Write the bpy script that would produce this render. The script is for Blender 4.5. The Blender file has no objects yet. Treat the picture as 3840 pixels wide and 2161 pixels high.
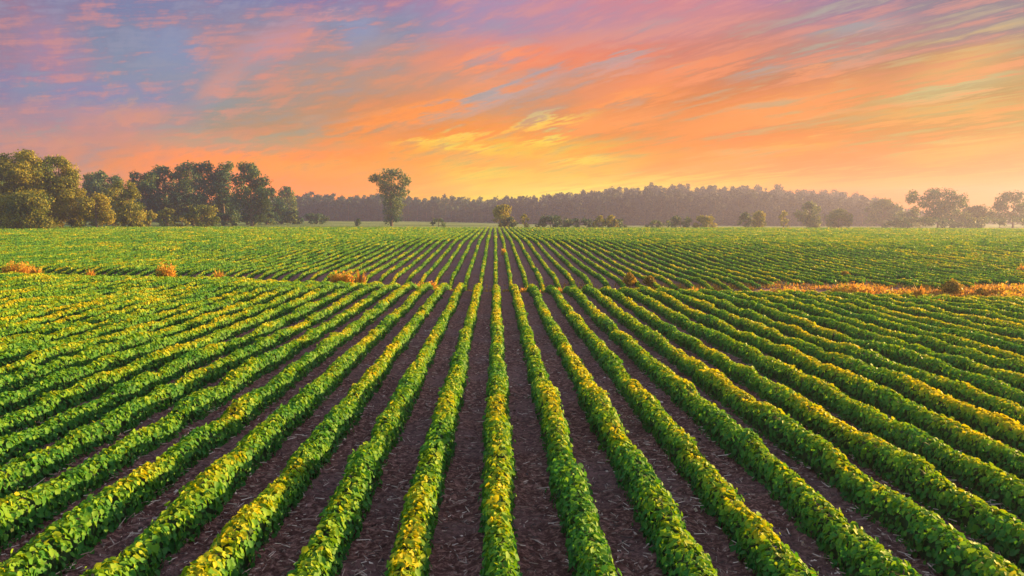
import bpy, math, random
import numpy as np
R = math.radians
rng = np.random.default_rng(7)
random.seed(7)
S = bpy.context.scene
COL = S.collection

# ------------------------------------------------------------------ camera
W0, H0, F0 = 2576.0, 1450.0, 2022.0      # photo measured at this size, focal length in its pixels
CAMZ = 3.3
YAW = math.atan(43 / F0)                 # rows run along +Y, camera turned slightly right
PITCH = math.atan((725 - 560) / F0)
cam_d = bpy.data.cameras.new('camera'); cam = bpy.data.objects.new('camera', cam_d); COL.objects.link(cam)
cam_d.sensor_width = 36; cam_d.lens = 36 * F0 / W0
cam_d.clip_start = 0.1; cam_d.clip_end = 6000
cam.location = (0, 0, CAMZ); cam.rotation_euler = (R(90) - PITCH, 0, -YAW)
S.camera = cam

# ------------------------------------------------------------------ light
EXPO = 2.15
SUN_AZ, SUN_EL = R(66), R(10.5)
S.view_settings.view_transform = 'Standard'; S.view_settings.look = 'None'
S.view_settings.exposure = EXPO; S.view_settings.gamma = 1; S.view_settings.use_curve_mapping = False
sd = bpy.data.lights.new('sun', 'SUN'); so = bpy.data.objects.new('sun', sd); COL.objects.link(so)
sd.energy = 5.0; sd.angle = R(0.6); sd.color = (1.0, 0.60, 0.20)
so.rotation_euler = (R(90) - SUN_EL, 0, R(180) - SUN_AZ)
so.location = (200, 50, 120)

world = bpy.data.worlds.new('World'); S.world = world; world.use_nodes = True
NT = world.node_tree; NT.nodes.clear()

class G:
    """tiny helper round a node tree"""
    def __init__(s, nt): s.nt = nt
    def n(s, t, **k):
        x = s.nt.nodes.new(t)
        for a, v in k.items(): setattr(x, a, v)
        return x
    def put(s, sock, v):
        if hasattr(v, 'is_output'): s.nt.links.new(v, sock)
        elif v is not None: sock.default_value = v
    def m(s, op, a, b=None, c=None, clamp=False):
        x = s.n('ShaderNodeMath', operation=op, use_clamp=clamp)
        for i, v in enumerate((a, b, c)): s.put(x.inputs[i], v)
        return x.outputs[0]
    def vm(s, op, a, b=None):
        x = s.n('ShaderNodeVectorMath', operation=op)
        s.put(x.inputs[0], a); s.put(x.inputs[1], b)
        return x.outputs[0]
    def xyz(s, a, b, c):
        x = s.n('ShaderNodeCombineXYZ')
        for i, v in enumerate((a, b, c)): s.put(x.inputs[i], v)
        return x.outputs[0]
    def mix(s, f, a, b, blend='MIX'):
        x = s.n('ShaderNodeMix', data_type='RGBA', blend_type=blend)
        s.put(x.inputs[0], f); s.put(x.inputs[6], a); s.put(x.inputs[7], b)
        return x.outputs[2]
    def rng(s, v, a, b, c=0.0, d=1.0, smooth=False):
        x = s.n('ShaderNodeMapRange', interpolation_type='SMOOTHSTEP' if smooth else 'LINEAR')
        for i, q in enumerate((v, a, b, c, d)): s.put(x.inputs[i], q)
        return x.outputs[0]
    def noise(s, vec, scale, detail=4, rough=0.5, dist=0.0):
        x = s.n('ShaderNodeTexNoise')
        s.put(x.inputs['Vector'], vec); x.inputs['Scale'].default_value = scale
        x.inputs['Detail'].default_value = detail; x.inputs['Roughness'].default_value = rough
        x.inputs['Distortion'].default_value = dist
        return x
    def ramp(s, f, stops):
        x = s.n('ShaderNodeValToRGB'); e = x.color_ramp.elements
        while len(e) < len(stops): e.new(0.5)
        for q, (p, c) in zip(e, stops): q.position = p; q.color = (*c[:3], 1)
        s.put(x.inputs[0], f)
        return x.outputs[0]

def lin(c):
    c = np.asarray(c, float) / 255.0
    return np.where(c <= 0.04045, c / 12.92, ((c + 0.055) / 1.055) ** 2.4)

def ray(px, py):
    """direction of a photo pixel"""
    cx, cy = (px - W0 / 2) / F0, (H0 / 2 - py) / F0
    y = math.cos(PITCH) + cy * math.sin(PITCH); z = -math.sin(PITCH) + cy * math.cos(PITCH)
    return (cx * math.cos(YAW) + y * math.sin(YAW), y * math.cos(YAW) - cx * math.sin(YAW), z)

# ---- dawn sky: a table of colours by azimuth and elevation, streaked by cloud noise on a high flat layer
SX = [0, 320, 640, 960, 1280, 1600, 1920, 2240, 2576]
SY = [0, 80, 160, 240, 320, 400, 450, 500]
ST = [
 [(160,125,165),(130,130,182),(124,130,188),(165,135,172),(187,145,170),(208,142,152),(176,140,157),(140,140,155),(125,137,147)],
 [(166,130,165),(130,135,184),(170,142,172),(142,146,184),(187,147,167),(210,147,150),(206,146,138),(152,146,152),(150,145,142)],
 [(166,135,165),(134,146,188),(196,148,158),(172,150,170),(232,150,122),(222,146,126),(212,143,126),(200,150,122),(205,155,108)],
 [(150,141,168),(148,146,174),(168,152,172),(208,151,143),(186,160,168),(242,152,104),(230,146,100),(214,160,112),(192,170,122)],
 [(184,146,152),(198,150,148),(165,155,162),(238,152,98),(244,164,106),(240,156,108),(248,152,72),(226,164,100),(214,166,94)],
 [(202,150,144),(225,152,118),(244,156,90),(253,160,88),(250,190,80),(250,174,78),(253,160,62),(240,152,58),(226,160,76)],
 [(230,160,122),(236,156,112),(253,156,62),(255,161,68),(253,196,72),(252,188,62),(253,160,48),(253,150,42),(246,146,60)],
 [(235,170,130),(240,165,105),(254,165,62),(255,172,62),(251,216,76),(251,206,60),(254,168,50),(250,152,72),(215,158,130)],
]
CORR = np.array([[[1.0,0.93,0.78],[0.8,0.93,0.86],[0.8,0.93,0.86],[0.95,0.71,0.78],[0.79,0.92,1.08],[1.13,0.82,0.78],[0.7,0.68,1.12],[0.7,0.6,0.94],[0.7,0.6,0.72]],[[0.8,0.93,0.86],[0.8,0.93,0.86],[0.8,0.93,0.86],[0.7,0.87,0.86],[0.74,0.91,1.19],[0.84,0.79,1.03],[1.02,0.74,0.7],[0.7,0.6,1.08],[0.7,0.6,0.84]],[[1.0,0.8,0.84],[0.8,0.99,0.86],[1.0,0.91,0.82],[0.7,0.94,0.86],[1.35,0.8,0.36],[0.98,0.61,0.53],[0.7,0.6,0.77],[0.7,0.6,0.57],[0.7,0.6,0.26]],[[0.7,0.84,1.12],[0.7,0.92,1.29],[0.7,0.97,0.9],[0.93,0.87,0.7],[0.7,0.91,0.9],[0.92,0.72,0.31],[0.75,0.6,0.2],[0.7,0.6,0.28],[0.7,0.6,0.35]],[[0.91,0.91,1.09],[0.9,0.9,1.24],[0.7,0.91,0.9],[0.92,0.69,0.16],[1.02,0.62,0.22],[0.7,0.62,0.34],[0.89,0.6,0.02],[0.7,0.6,0.08],[0.7,0.6,0.04]],[[0.91,0.91,1.09],[1.16,0.92,0.58],[1.7,0.94,0.13],[1.01,0.73,0.11],[0.86,1.31,0.05],[0.87,0.74,0.02],[0.94,0.6,0.02],[0.7,0.6,0.02],[0.7,0.6,0.02]],[[0.91,0.91,1.09],[1.16,0.92,0.58],[1.7,0.94,0.22],[1.01,0.73,0.19],[0.94,1.06,0.04],[0.92,0.68,0.04],[0.92,0.6,0.04],[0.92,0.6,0.04],[0.74,0.6,0.04]],[[0.91,0.91,1.09],[1.16,0.92,0.58],[1.7,0.94,0.22],[1.01,0.73,0.19],[0.94,1.06,0.04],[0.92,0.68,0.04],[0.92,0.6,0.04],[0.92,0.6,0.04],[0.74,0.6,0.04]]])
STL = lin(ST)*CORR
def table(px, py):
    px = min(max(px, 0), 2576); py = min(max(py, 0), 500)
    i = min(np.searchsorted(SX, px, 'right') - 1, len(SX) - 2); j = min(np.searchsorted(SY, py, 'right') - 1, len(SY) - 2)
    u = (px - SX[i]) / (SX[i+1] - SX[i]); v = (py - SY[j]) / (SY[j+1] - SY[j])
    return (STL[j,i]*(1-u)+STL[j,i+1]*u)*(1-v) + (STL[j+1,i]*(1-u)+STL[j+1,i+1]*u)*v

g = G(NT)
tc = g.n('ShaderNodeTexCoord')
dirv = g.vm('NORMALIZE', tc.outputs['Generated'])
sp = g.n('ShaderNodeSeparateXYZ'); NT.links.new(dirv, sp.inputs[0])
dx, dy, dz = sp.outputs
az = g.m('ARCTAN2', dx, dy)
el = g.m('ARCSINE', dz)
zz = g.m('ADD', g.m('MAXIMUM', dz, 0.0), 0.075)
u = g.m('DIVIDE', dx, zz); v = g.m('DIVIDE', dy, zz)
ca, sa = math.cos(R(30)), math.sin(R(30))
along = g.m('ADD', g.m('MULTIPLY', u, -sa), g.m('MULTIPLY', v, ca))
across = g.m('ADD', g.m('MULTIPLY', u, ca), g.m('MULTIPLY', v, sa))
pv = g.xyz(g.m('MULTIPLY', along, 0.20), across, 3.7)
warp = g.noise(pv, 0.55, 3, 0.5)
pw = g.vm('ADD', pv, g.vm('SCALE', g.vm('SUBTRACT', warp.outputs['Color'], (0.5, 0.5, 0.5)), None))
pw.node.inputs[1].links[0].from_node.inputs['Scale'].default_value = 0.5
n1 = g.noise(pw, 3.1, 7, 0.60).outputs['Fac']                # broad bands
pf = g.xyz(g.m('MULTIPLY', along, 0.45), g.m('MULTIPLY', across, 2.3), 9.1)
pfw = g.vm('ADD', pf, g.vm('SCALE', g.vm('SUBTRACT', warp.outputs['Color'], (0.5, 0.5, 0.5)), None))
pfw.node.inputs[1].links[0].from_node.inputs['Scale'].default_value = 0.7
n2 = g.noise(pfw, 3.4, 8, 0.68).outputs['Fac']             # fine ripples
azj = g.m('ADD', az, g.m('MULTIPLY', g.m('SUBTRACT', n1, 0.5), 0.22))
elj = g.m('ADD', el, g.m('MULTIPLY', g.m('SUBTRACT', n2, 0.5), g.rng(el, 0.0, 0.2, 0.010, 0.075)))
NA, A0, A1 = 13, R(-36), R(36)
ELS = [R(x) for x in (1.4, 2.6, 3.8, 5.0, 6.4, 8.0, 9.7, 11.4, 13.2, 15.2)]
azf = g.rng(azj, A0, A1)
col = None
for k, e in enumerate(ELS):
    stops = []
    for q in range(NA):
        a = A0 + (A1 - A0) * q / (NA - 1)
        px = 1245 + F0 * math.tan(a); py = 560 - F0 / math.cos(a) * math.tan(e)
        stops.append((q / (NA - 1), table(px, py)))
    c = g.ramp(azf, stops)
    col = c if col is None else g.mix(g.rng(elj, ELS[k-1], e, smooth=True), col, c)
# long streaks of lit cloud and clear gaps: (from, to, half width in photo pixels, colour, strength), set by direction in the sky
# fine ripples inside every cloud, with a curdled look high up
pr = g.xyz(g.m('MULTIPLY', az, 9.0), g.m('SUBTRACT', g.m('MULTIPLY', el, 62.0), g.m('MULTIPLY', az, 9.0)), 2.2)
n4 = g.noise(g.vm('ADD', pr, warp.outputs['Color']), 1.35, 8, 0.70).outputs['Fac']
wr = g.rng(az, R(-12), R(8), 0.42, 0.68)
n3 = g.m('ADD', g.m('MULTIPLY', n2, wr), g.m('MULTIPLY', n4, g.m('SUBTRACT', 1.0, wr)))
rag1 = g.m('SUBTRACT', n1, 0.5); rag2 = g.m('SUBTRACT', n3, 0.5)
azb = g.m('ADD', az, g.m('MULTIPLY', rag1, 0.08)); elb = g.m('ADD', el, g.m('MULTIPLY', g.m('ADD', g.m('MULTIPLY', rag2, 0.14), g.m('MULTIPLY', rag1, 0.02)), g.rng(el, R(1), R(8), 0.45, 1.0)))
skyv = g.xyz(azb, elb, 0.0)
BANDS = [
 (330,120,520,170,75,(130,146,190),.65), (850,120,950,70,38,(140,150,192),.6), (20,225,200,205,26,(140,146,178),.55), (330,345,900,365,22,(166,158,162),.6),
 (985,325,1420,190,24,(180,161,184),.75), (1420,190,1640,150,16,(190,160,176),.5), (2180,258,2600,180,26,(186,178,140),.75), (2010,92,2290,44,24,(146,148,166),.65),
 (1820,205,2000,165,15,(165,155,170),.55), (1950,160,2260,120,14,(150,152,162),.5), (1900,310,2200,262,14,(205,165,130),.6), (0,335,200,330,8,(165,156,165),.5),
 (60,50,230,210,70,(172,132,165),.55), (560,180,800,60,44,(206,146,158),.65), (470,270,610,190,34,(212,150,150),.65), (220,302,430,286,20,(216,150,140),.6),
 (0,352,260,368,11,(222,152,134),.6), (690,52,960,42,13,(206,146,156),.6), (800,348,1240,214,30,(255,150,72),.85), (700,330,840,300,14,(205,155,145),.4),
 (1080,165,1340,135,20,(252,148,108),.65), (1100,222,1310,205,18,(240,150,120),.5), (1360,105,1700,70,22,(222,145,138),.5), (1480,235,1960,112,24,(244,140,98),.75),
 (1440,272,1720,215,24,(255,150,78),.75), (1360,330,1700,285,26,(252,152,90),.6), (1640,335,2260,196,40,(242,146,78),.75), (2260,200,2600,112,36,(214,158,98),.7),
 (1960,190,2130,160,9,(236,146,108),.6), (2100,300,2600,262,20,(218,164,92),.5), (1880,378,2120,358,18,(255,156,32),.8), (1640,425,1960,392,28,(255,150,40),.65),
 (1700,470,2600,448,24,(255,148,38),.75), (2250,405,2600,352,24,(232,160,58),.55), (500,402,1120,446,32,(255,160,60),.8), (1050,395,1500,420,22,(255,158,84),.5),
 (1180,492,1960,462,34,(253,202,62),.9), (1260,498,1600,482,20,(253,226,96),.9), (950,366,1260,338,11,(252,206,84),.8), (1230,340,1500,288,10,(252,206,92),.85),
 (1060,372,1200,372,9,(244,206,80),.7), (1300,362,1470,344,9,(252,214,70),.85), (1370,416,1540,404,13,(252,206,60),.8), (1150,382,1240,376,9,(252,208,66),.8)]
for (xa, ya, xb, yb, hw, c, st) in BANDS:
    r0_, r1_ = ray(xa, ya), ray(xb, yb)
    A = [(math.atan2(r[0], r[1]), math.asin(r[2]/math.sqrt(sum(q*q for q in r)))) for r in (r0_, r1_)]
    cx_, cy_ = (A[0][0]+A[1][0])/2, (A[0][1]+A[1][1])/2; ex, ey = A[1][0]-A[0][0], A[1][1]-A[0][1]
    mp = g.n('ShaderNodeMapping', vector_type='TEXTURE'); g.put(mp.inputs[0], skyv)
    mp.inputs[1].default_value = (cx_, cy_, 0); mp.inputs[2].default_value = (0, 0, math.atan2(ey, ex))
    mp.inputs[3].default_value = (math.hypot(ex, ey)*0.72, hw/F0*1.35, 1)
    ln = g.n('ShaderNodeVectorMath', operation='LENGTH'); NT.links.new(mp.outputs[0], ln.inputs[0])
    f = g.rng(ln.outputs['Value'], 1.0, 0.1, 0.0, min(0.97, st*1.4), smooth=True)
    col = g.mix(f, col, (*lin(c), 1))
elf = g.rng(el, R(1.5), R(5.0), 0.3, 0.85)
warmc = g.mix(g.m('MAXIMUM', g.rng(el, R(5), R(14)), g.rng(az, R(-6), R(-18))), (*lin((255,140,40)), 1), (*lin((226,148,140)), 1))
coolc = g.mix(g.rng(az, R(4), R(28)), (*lin((152,153,182)), 1), (*lin((178,172,142)), 1))
col = g.mix(g.m('MULTIPLY', g.rng(n3, 0.475, 0.605, 0.0, 0.66, smooth=True), elf), col, warmc)
col = g.mix(g.m('MULTIPLY', g.rng(n3, 0.505, 0.39, 0.0, 0.62, smooth=True), elf), col, coolc)
# the glow is stronger close to the horizon, where the haze in front of it is thickest
gain = g.ramp(g.rng(el, 0.0, R(20)), [(0.07, (0.78, 0.75, 0.10)), (0.2, (0.64, 0.62, 0.16)), (0.42, (0.54, 0.53, 0.36)), (0.72, (0.5, 0.5, 0.5))])
gain = g.mix(g.rng(az, R(-28), R(-7), 0.75, 0.0), gain, (0.5, 0.5, 0.5, 1))
col = g.mix(1.0, col, g.mix(1.0, gain, (2, 2, 2, 1), 'MULTIPLY'), 'MULTIPLY')
# the rest of the dome fades into the physical sky
nish = g.n('ShaderNodeTexSky', sky_type='NISHITA', sun_disc=False)
nish.sun_elevation = SUN_EL; nish.sun_rotation = SUN_AZ; nish.air_density = 1.2; nish.dust_density = 1.5
bgN = g.n('ShaderNodeBackground'); NT.links.new(nish.outputs[0], bgN.inputs[0]); bgN.inputs[1].default_value = 0.095
bgC = g.n('ShaderNodeBackground'); NT.links.new(col, bgC.inputs[0]); bgC.inputs[1].default_value = 1.0 / 2 ** EXPO
fade = g.m('MULTIPLY', g.rng(el, R(30), R(16), smooth=True), g.rng(g.m('ABSOLUTE', az), R(110), R(45), smooth=True))
ms = g.n('ShaderNodeMixShader'); g.put(ms.inputs[0], fade)
NT.links.new(bgN.outputs[0], ms.inputs[1]); NT.links.new(bgC.outputs[0], ms.inputs[2])
wo = g.n('ShaderNodeOutputWorld'); NT.links.new(ms.outputs[0], wo.inputs[0])

# ------------------------------------------------------------------ helpers
def _hash(ix, iy, seed):
    h = (ix.astype(np.int64) * 374761393 + iy.astype(np.int64) * 668265263 + seed * 1442695041) & 0x7fffffff
    h = ((h ^ (h >> 13)) * 1274126177) & 0x7fffffff
    return ((h ^ (h >> 16)) & 0xffff) / 65535.0
def vnoise(x, y, seed=0):
    x = np.asarray(x, float); y = np.asarray(y, float) + np.zeros_like(x); x = x + np.zeros_like(y)
    ix, iy = np.floor(x), np.floor(y); fx, fy = x - ix, y - iy
    fx = fx*fx*(3-2*fx); fy = fy*fy*(3-2*fy)
    a, b = _hash(ix, iy, seed), _hash(ix+1, iy, seed); c, d = _hash(ix, iy+1, seed), _hash(ix+1, iy+1, seed)
    return (a*(1-fx)+b*fx)*(1-fy) + (c*(1-fx)+d*fx)*fy - 0.5
def sstep(a, b, x):
    t = np.clip((np.asarray(x, float) - a) / (b - a), 0, 1); return t*t*(3-2*t)

SW = 37.8
def swale_s(x, y): return 0.305*x + 0.952*y - SW
FIELD_END = 186.0
def terrain(x, y):
    x = np.asarray(x, float); y = np.asarray(y, float)
    s = swale_s(x, y)
    dip = np.interp(x, [-40, 0, 25, 60], [0.75, 0.50, 0.28, 0.2])
    z = 0.10*np.exp(-((s+5)/4.5)**2) - dip*np.exp(-((s-3.0)/2.5)**2)
    z = z + 1.15*sstep(3, 52, s) + 0.85*sstep(45, 175, s)
    z = z - 0.0042*np.clip(x, -200, 200)*sstep(20, 150, y)
    z = z + 0.10*vnoise(x/14, y/18, 3) * sstep(0, 30, y)
    z = z + 1.7*sstep(200, 420, y) * sstep(60, -60, x)
    z = z + 13.0*np.exp(-((x-150)/105)**2) * sstep(480, 640, y) + 4.0*sstep(500, 700, y)
    return z

def new_mesh(name, verts, quads=None, tris=None, mats=(), mat_idx=None, tint=None, parent=None, smooth=False, loc=None):
    me = bpy.data.meshes.new(name)
    nv = len(verts)
    loops, starts, tot = [], [], 0
    if quads is not None and len(quads): loops.append(np.asarray(quads, np.int32).ravel()); starts.append(np.arange(len(quads), dtype=np.int32)*4 + tot); tot += 4*len(quads)
    if tris is not None and len(tris): loops.append(np.asarray(tris, np.int32).ravel()); starts.append(np.arange(len(tris), dtype=np.int32)*3 + tot); tot += 3*len(tris)
    loops = np.concatenate(loops); starts = np.concatenate(starts)
    me.vertices.add(nv); me.vertices.foreach_set('co', np.asarray(verts, np.float32).ravel())
    me.loops.add(len(loops)); me.loops.foreach_set('vertex_index', loops)
    me.polygons.add(len(starts)); me.polygons.foreach_set('loop_start', starts)
    if mat_idx is not None: me.polygons.foreach_set('material_index', np.asarray(mat_idx, np.int32))
    if smooth: me.polygons.foreach_set('use_smooth', np.ones(len(starts), bool))
    for m_ in mats: me.materials.append(m_)
    if tint is not None:
        at = me.attributes.new('tint', 'FLOAT', 'FACE'); at.data.foreach_set('value', np.asarray(tint, np.float32))
    me.update(calc_edges=True)
    o = bpy.data.objects.new(name, me); COL.objects.link(o)
    if loc is not None: o.location = loc
    if parent is not None: o.parent = parent
    return o
def tag(o, label=None, cat=None, group=None, kind=None):
    if label: o['label'] = label
    if cat: o['category'] = cat
    if group: o['group'] = group
    if kind: o['kind'] = kind
    return o
def empty(name, loc, label, cat, group=None):
    o = bpy.data.objects.new(name, None); COL.objects.link(o); o.location = loc; o.empty_display_size = 0.3
    return tag(o, label, cat, group)
def unit(a): return a / np.maximum(np.linalg.norm(a, axis=-1, keepdims=True), 1e-9)

class MB:
    """collects vertices, quads, triangles"""
    def __init__(s): s.v, s.q, s.t, s.qt, s.tt, s.qm, s.tm, s.n = [], [], [], [], [], [], [], 0
    def add(s, v, q=None, t=None, tint=0.5, mat=0):
        v = np.asarray(v, float)
        if q is not None and len(q):
            q = np.asarray(q); s.q.append(q + s.n); s.qt.append(np.broadcast_to(tint, len(q)).astype(float)); s.qm.append(np.full(len(q), mat))
        if t is not None and len(t):
            t = np.asarray(t); s.t.append(t + s.n); s.tt.append(np.broadcast_to(tint, len(t)).astype(float)); s.tm.append(np.full(len(t), mat))
        s.v.append(v); s.n += len(v)
    def leaves(s, p, nrm, tip, size, tint, mat=0, fold=False, wid=0.4, droop=0.16):
        """leaf blades: centre, face normal, tip direction, length"""
        nrm = unit(nrm); tip = unit(tip - nrm*np.sum(tip*nrm, -1, keepdims=True)); b = np.cross(nrm, tip)
        L = np.asarray(size)[:, None]; n = len(p); k = np.arange(n)
        if fold:
            pts = [p - tip*L*.5, p - tip*L*.18 - b*L*wid + nrm*L*.07, p + tip*L*.22 - b*L*wid*.8 + nrm*L*.03,
                   p + tip*L*.55 - nrm*L*droop, p + tip*L*.22 + b*L*wid*.8 + nrm*L*.03, p - tip*L*.18 + b*L*wid + nrm*L*.07]
            v = np.stack(pts, 1).reshape(-1, 3); o = k*6
            q = np.concatenate([np.stack([o, o+3, o+2, o+1], 1), np.stack([o, o+5, o+4, o+3], 1)])
            s.add(v, q, None, np.concatenate([tint, tint]), mat)
        else:
            pts = [p - tip*L*.5, p + b*L*wid - tip*L*.06, p + tip*L*.5 - nrm*L*droop, p - b*L*wid - tip*L*.06]
            v = np.stack(pts, 1).reshape(-1, 3); o = k*4
            s.add(v, np.stack([o, o+1, o+2, o+3], 1), None, tint, mat)
    def tube(s, pts, rad, sides=7, tint=0.5, mat=0):
        pts = np.asarray(pts, float); m = len(pts); rings = []
        for i in range(m):
            d = unit(pts[min(i+1, m-1)] - pts[max(i-1, 0)])
            a = unit(np.cross(d, (0.31, 0.9, 0.12))); b = np.cross(d, a)
            th = np.arange(sides)/sides*2*math.pi
            rings.append(pts[i] + rad[i]*(np.cos(th)[:, None]*a + np.sin(th)[:, None]*b))
        v = np.concatenate(rings); q = []
        for i in range(m-1):
            for j in range(sides):
                q.append((i*sides+j, i*sides+(j+1) % sides, (i+1)*sides+(j+1) % sides, (i+1)*sides+j))
        s.add(v, q, None, tint, mat)
    def build(s, name, mats, parent=None, loc=None, smooth=False):
        if not s.n: return None
        v = np.concatenate(s.v)
        q = np.concatenate(s.q) if s.q else None; t = np.concatenate(s.t) if s.t else None
        tint = np.concatenate(s.qt + s.tt); mi = np.concatenate(s.qm + s.tm)
        if loc is not None: v = v - np.asarray(loc)
        if parent is not None: v = v - np.asarray(parent.location)
        return new_mesh(name, v, q, t, mats, mi, tint, parent, smooth, loc)

# ------------------------------------------------------------------ materials
def mat(name):
    m = bpy.data.materials.new(name); m.use_nodes = True; m.node_tree.nodes.clear()
    gg = G(m.node_tree); out = gg.n('ShaderNodeOutputMaterial')
    return m, gg, out
def leaf_mat(name, stops, rough=0.5, trans=0.35, spec=0.4, tcol=1.2):
    m, gg, out = mat(name)
    a = gg.n('ShaderNodeAttribute', attribute_name='tint')
    c = gg.ramp(a.outputs['Fac'], stops)
    p = gg.n('ShaderNodeBsdfPrincipled'); gg.put(p.inputs['Base Color'], c)
    p.inputs['Roughness'].default_value = rough; p.inputs['Specular IOR Level'].default_value = spec
    t = gg.n('ShaderNodeBsdfTranslucent')
    gg.put(t.inputs[0], gg.mix(1.0, c, (tcol*1.15, tcol, tcol*0.45, 1), 'MULTIPLY'))
    x = gg.n('ShaderNodeMixShader'); x.inputs[0].default_value = trans
    gg.put(x.inputs[1], p.outputs[0]); gg.put(x.inputs[2], t.outputs[0]); gg.put(out.inputs[0], x.outputs[0])
    return m
M_SOY = leaf_mat('soybean_leaf', [(0, (0.024,0.118,0.026)), (0.4, (0.048,0.19,0.021)), (0.7, (0.15,0.29,0.010)), (0.88, (0.28,0.34,0.008)), (1, (0.42,0.38,0.006))], 0.6, 0.35, 0.2)  # upper stops: young leaf yellow plus painted sunlight of the row tops
M_CORE = leaf_mat('soybean_shaded_core', [(0, (0.012,0.035,0.01)), (1, (0.03,0.07,0.015))], 0.7, 0.0, 0.2)  # hull inside each row, shade painted into the dark green
M_DARKTREE = leaf_mat('dark_tree_leaf', [(0, (0.012,0.06,0.038)), (0.5, (0.03,0.105,0.05)), (1, (0.15,0.19,0.03))], 0.6, 0.25, 0.25)
M_OLIVE = leaf_mat('olive_tree_leaf', [(0, (0.04,0.09,0.010)), (0.5, (0.145,0.165,0.010)), (1, (0.30,0.26,0.012))], 0.6, 0.3, 0.25)
M_WOOD = leaf_mat('haze_blue_woodland_leaf', [(0, (0.013,0.032,0.050)), (0.7, (0.025,0.052,0.072)), (1, (0.055,0.085,0.05))], 0.7, 0.2, 0.2)  # blue of the hazy air is painted into the leaf colour
M_WOODG = leaf_mat('haze_green_woodland_leaf', [(0, (0.010,0.042,0.042)), (0.7, (0.022,0.075,0.062)), (1, (0.045,0.105,0.045))], 0.7, 0.2, 0.2)  # greener leaf, also shifted to blue to carry distance haze
M_GOLD = leaf_mat('golden_weed', [(0, (0.16,0.13,0.015)), (1, (0.42,0.26,0.025))], 0.6, 0.35, 0.2)
M_DRY = leaf_mat('dry_weed', [(0, (0.19,0.09,0.02)), (0.45, (0.46,0.22,0.03)), (0.8, (0.64,0.38,0.06)), (1, (0.30,0.28,0.03))], 0.7, 0.35, 0.2)

m, gg, out = mat('tree_bark'); M_BARK = m
p = gg.n('ShaderNodeBsdfPrincipled'); nz = gg.noise(gg.n('ShaderNodeTexCoord').outputs['Object'], 3, 5)
gg.put(p.inputs['Base Color'], gg.ramp(nz.outputs['Fac'], [(0.3, (0.05,0.035,0.025)), (0.7, (0.16,0.12,0.085))])); p.inputs['Roughness'].default_value = 0.9
gg.put(out.inputs[0], p.outputs[0])

m, gg, out = mat('bare_soil'); M_SOIL = m
p = gg.n('ShaderNodeBsdfPrincipled'); oc = gg.n('ShaderNodeTexCoord').outputs['Object']
na = gg.noise(oc, 0.55, 4, 0.55); nb = gg.noise(oc, 13, 7, 0.72, 0.6); nc = gg.noise(oc, 40, 5, 0.65)
c1 = gg.ramp(nb.outputs['Fac'], [(0.3, (0.030,0.010,0.009)), (0.5, (0.20,0.072,0.058)), (0.64, (0.62,0.28,0.225))])
c2 = gg.ramp(nb.outputs['Fac'], [(0.3, (0.055,0.020,0.019)), (0.66, (0.42,0.19,0.17))])
c3 = gg.mix(gg.rng(na.outputs['Fac'], 0.47, 0.60, smooth=True), c1, c2)
c4 = gg.mix(gg.rng(nc.outputs['Fac'], 0.64, 0.75), c3, (0.48, 0.30, 0.25, 1))
gg.put(p.inputs['Base Color'], c4); p.inputs['Roughness'].default_value = 0.95; p.inputs['Specular IOR Level'].default_value = 0.15
bp = gg.n('ShaderNodeBump'); bp.inputs['Strength'].default_value = 1.0; bp.inputs['Distance'].default_value = 0.07
gg.put(bp.inputs['Height'], gg.m('ADD', nb.outputs['Fac'], gg.m('MULTIPLY', nc.outputs['Fac'], 0.5))); gg.put(p.inputs['Normal'], bp.outputs[0])
gg.put(out.inputs[0], p.outputs[0])

m, gg, out = mat('meadow_grass'); M_MEADOW = m
p = gg.n('ShaderNodeBsdfPrincipled'); oc = gg.n('ShaderNodeTexCoord').outputs['Object']
na = gg.noise(oc, 0.03, 5, 0.6); nb = gg.noise(oc, 0.9, 6, 0.7)
c1 = gg.ramp(nb.outputs['Fac'], [(0.3, (0.06,0.11,0.03)), (0.7, (0.14,0.20,0.06))])
c2 = gg.mix(gg.rng(na.outputs['Fac'], 0.45, 0.6), c1, (0.20, 0.25, 0.09, 1))
gg.put(p.inputs['Base Color'], c2); p.inputs['Roughness'].default_value = 1.0; p.inputs['Specular IOR Level'].default_value = 0.1
bp = gg.n('ShaderNodeBump'); bp.inputs['Strength'].default_value = 1; bp.inputs['Distance'].default_value = 0.3
gg.put(bp.inputs['Height'], nb.outputs['Fac']); gg.put(p.inputs['Normal'], bp.outputs[0])
gg.put(out.inputs[0], p.outputs[0])

m, gg, out = mat('straw'); M_STRAW = m
p = gg.n('ShaderNodeBsdfPrincipled'); a = gg.n('ShaderNodeAttribute', attribute_name='tint')
gg.put(p.inputs['Base Color'], gg.ramp(a.outputs['Fac'], [(0, (0.03,0.014,0.012)), (0.6, (0.34,0.17,0.13)), (1, (0.80,0.54,0.44))])); p.inputs['Roughness'].default_value = 0.8
gg.put(out.inputs[0], p.outputs[0])

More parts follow.
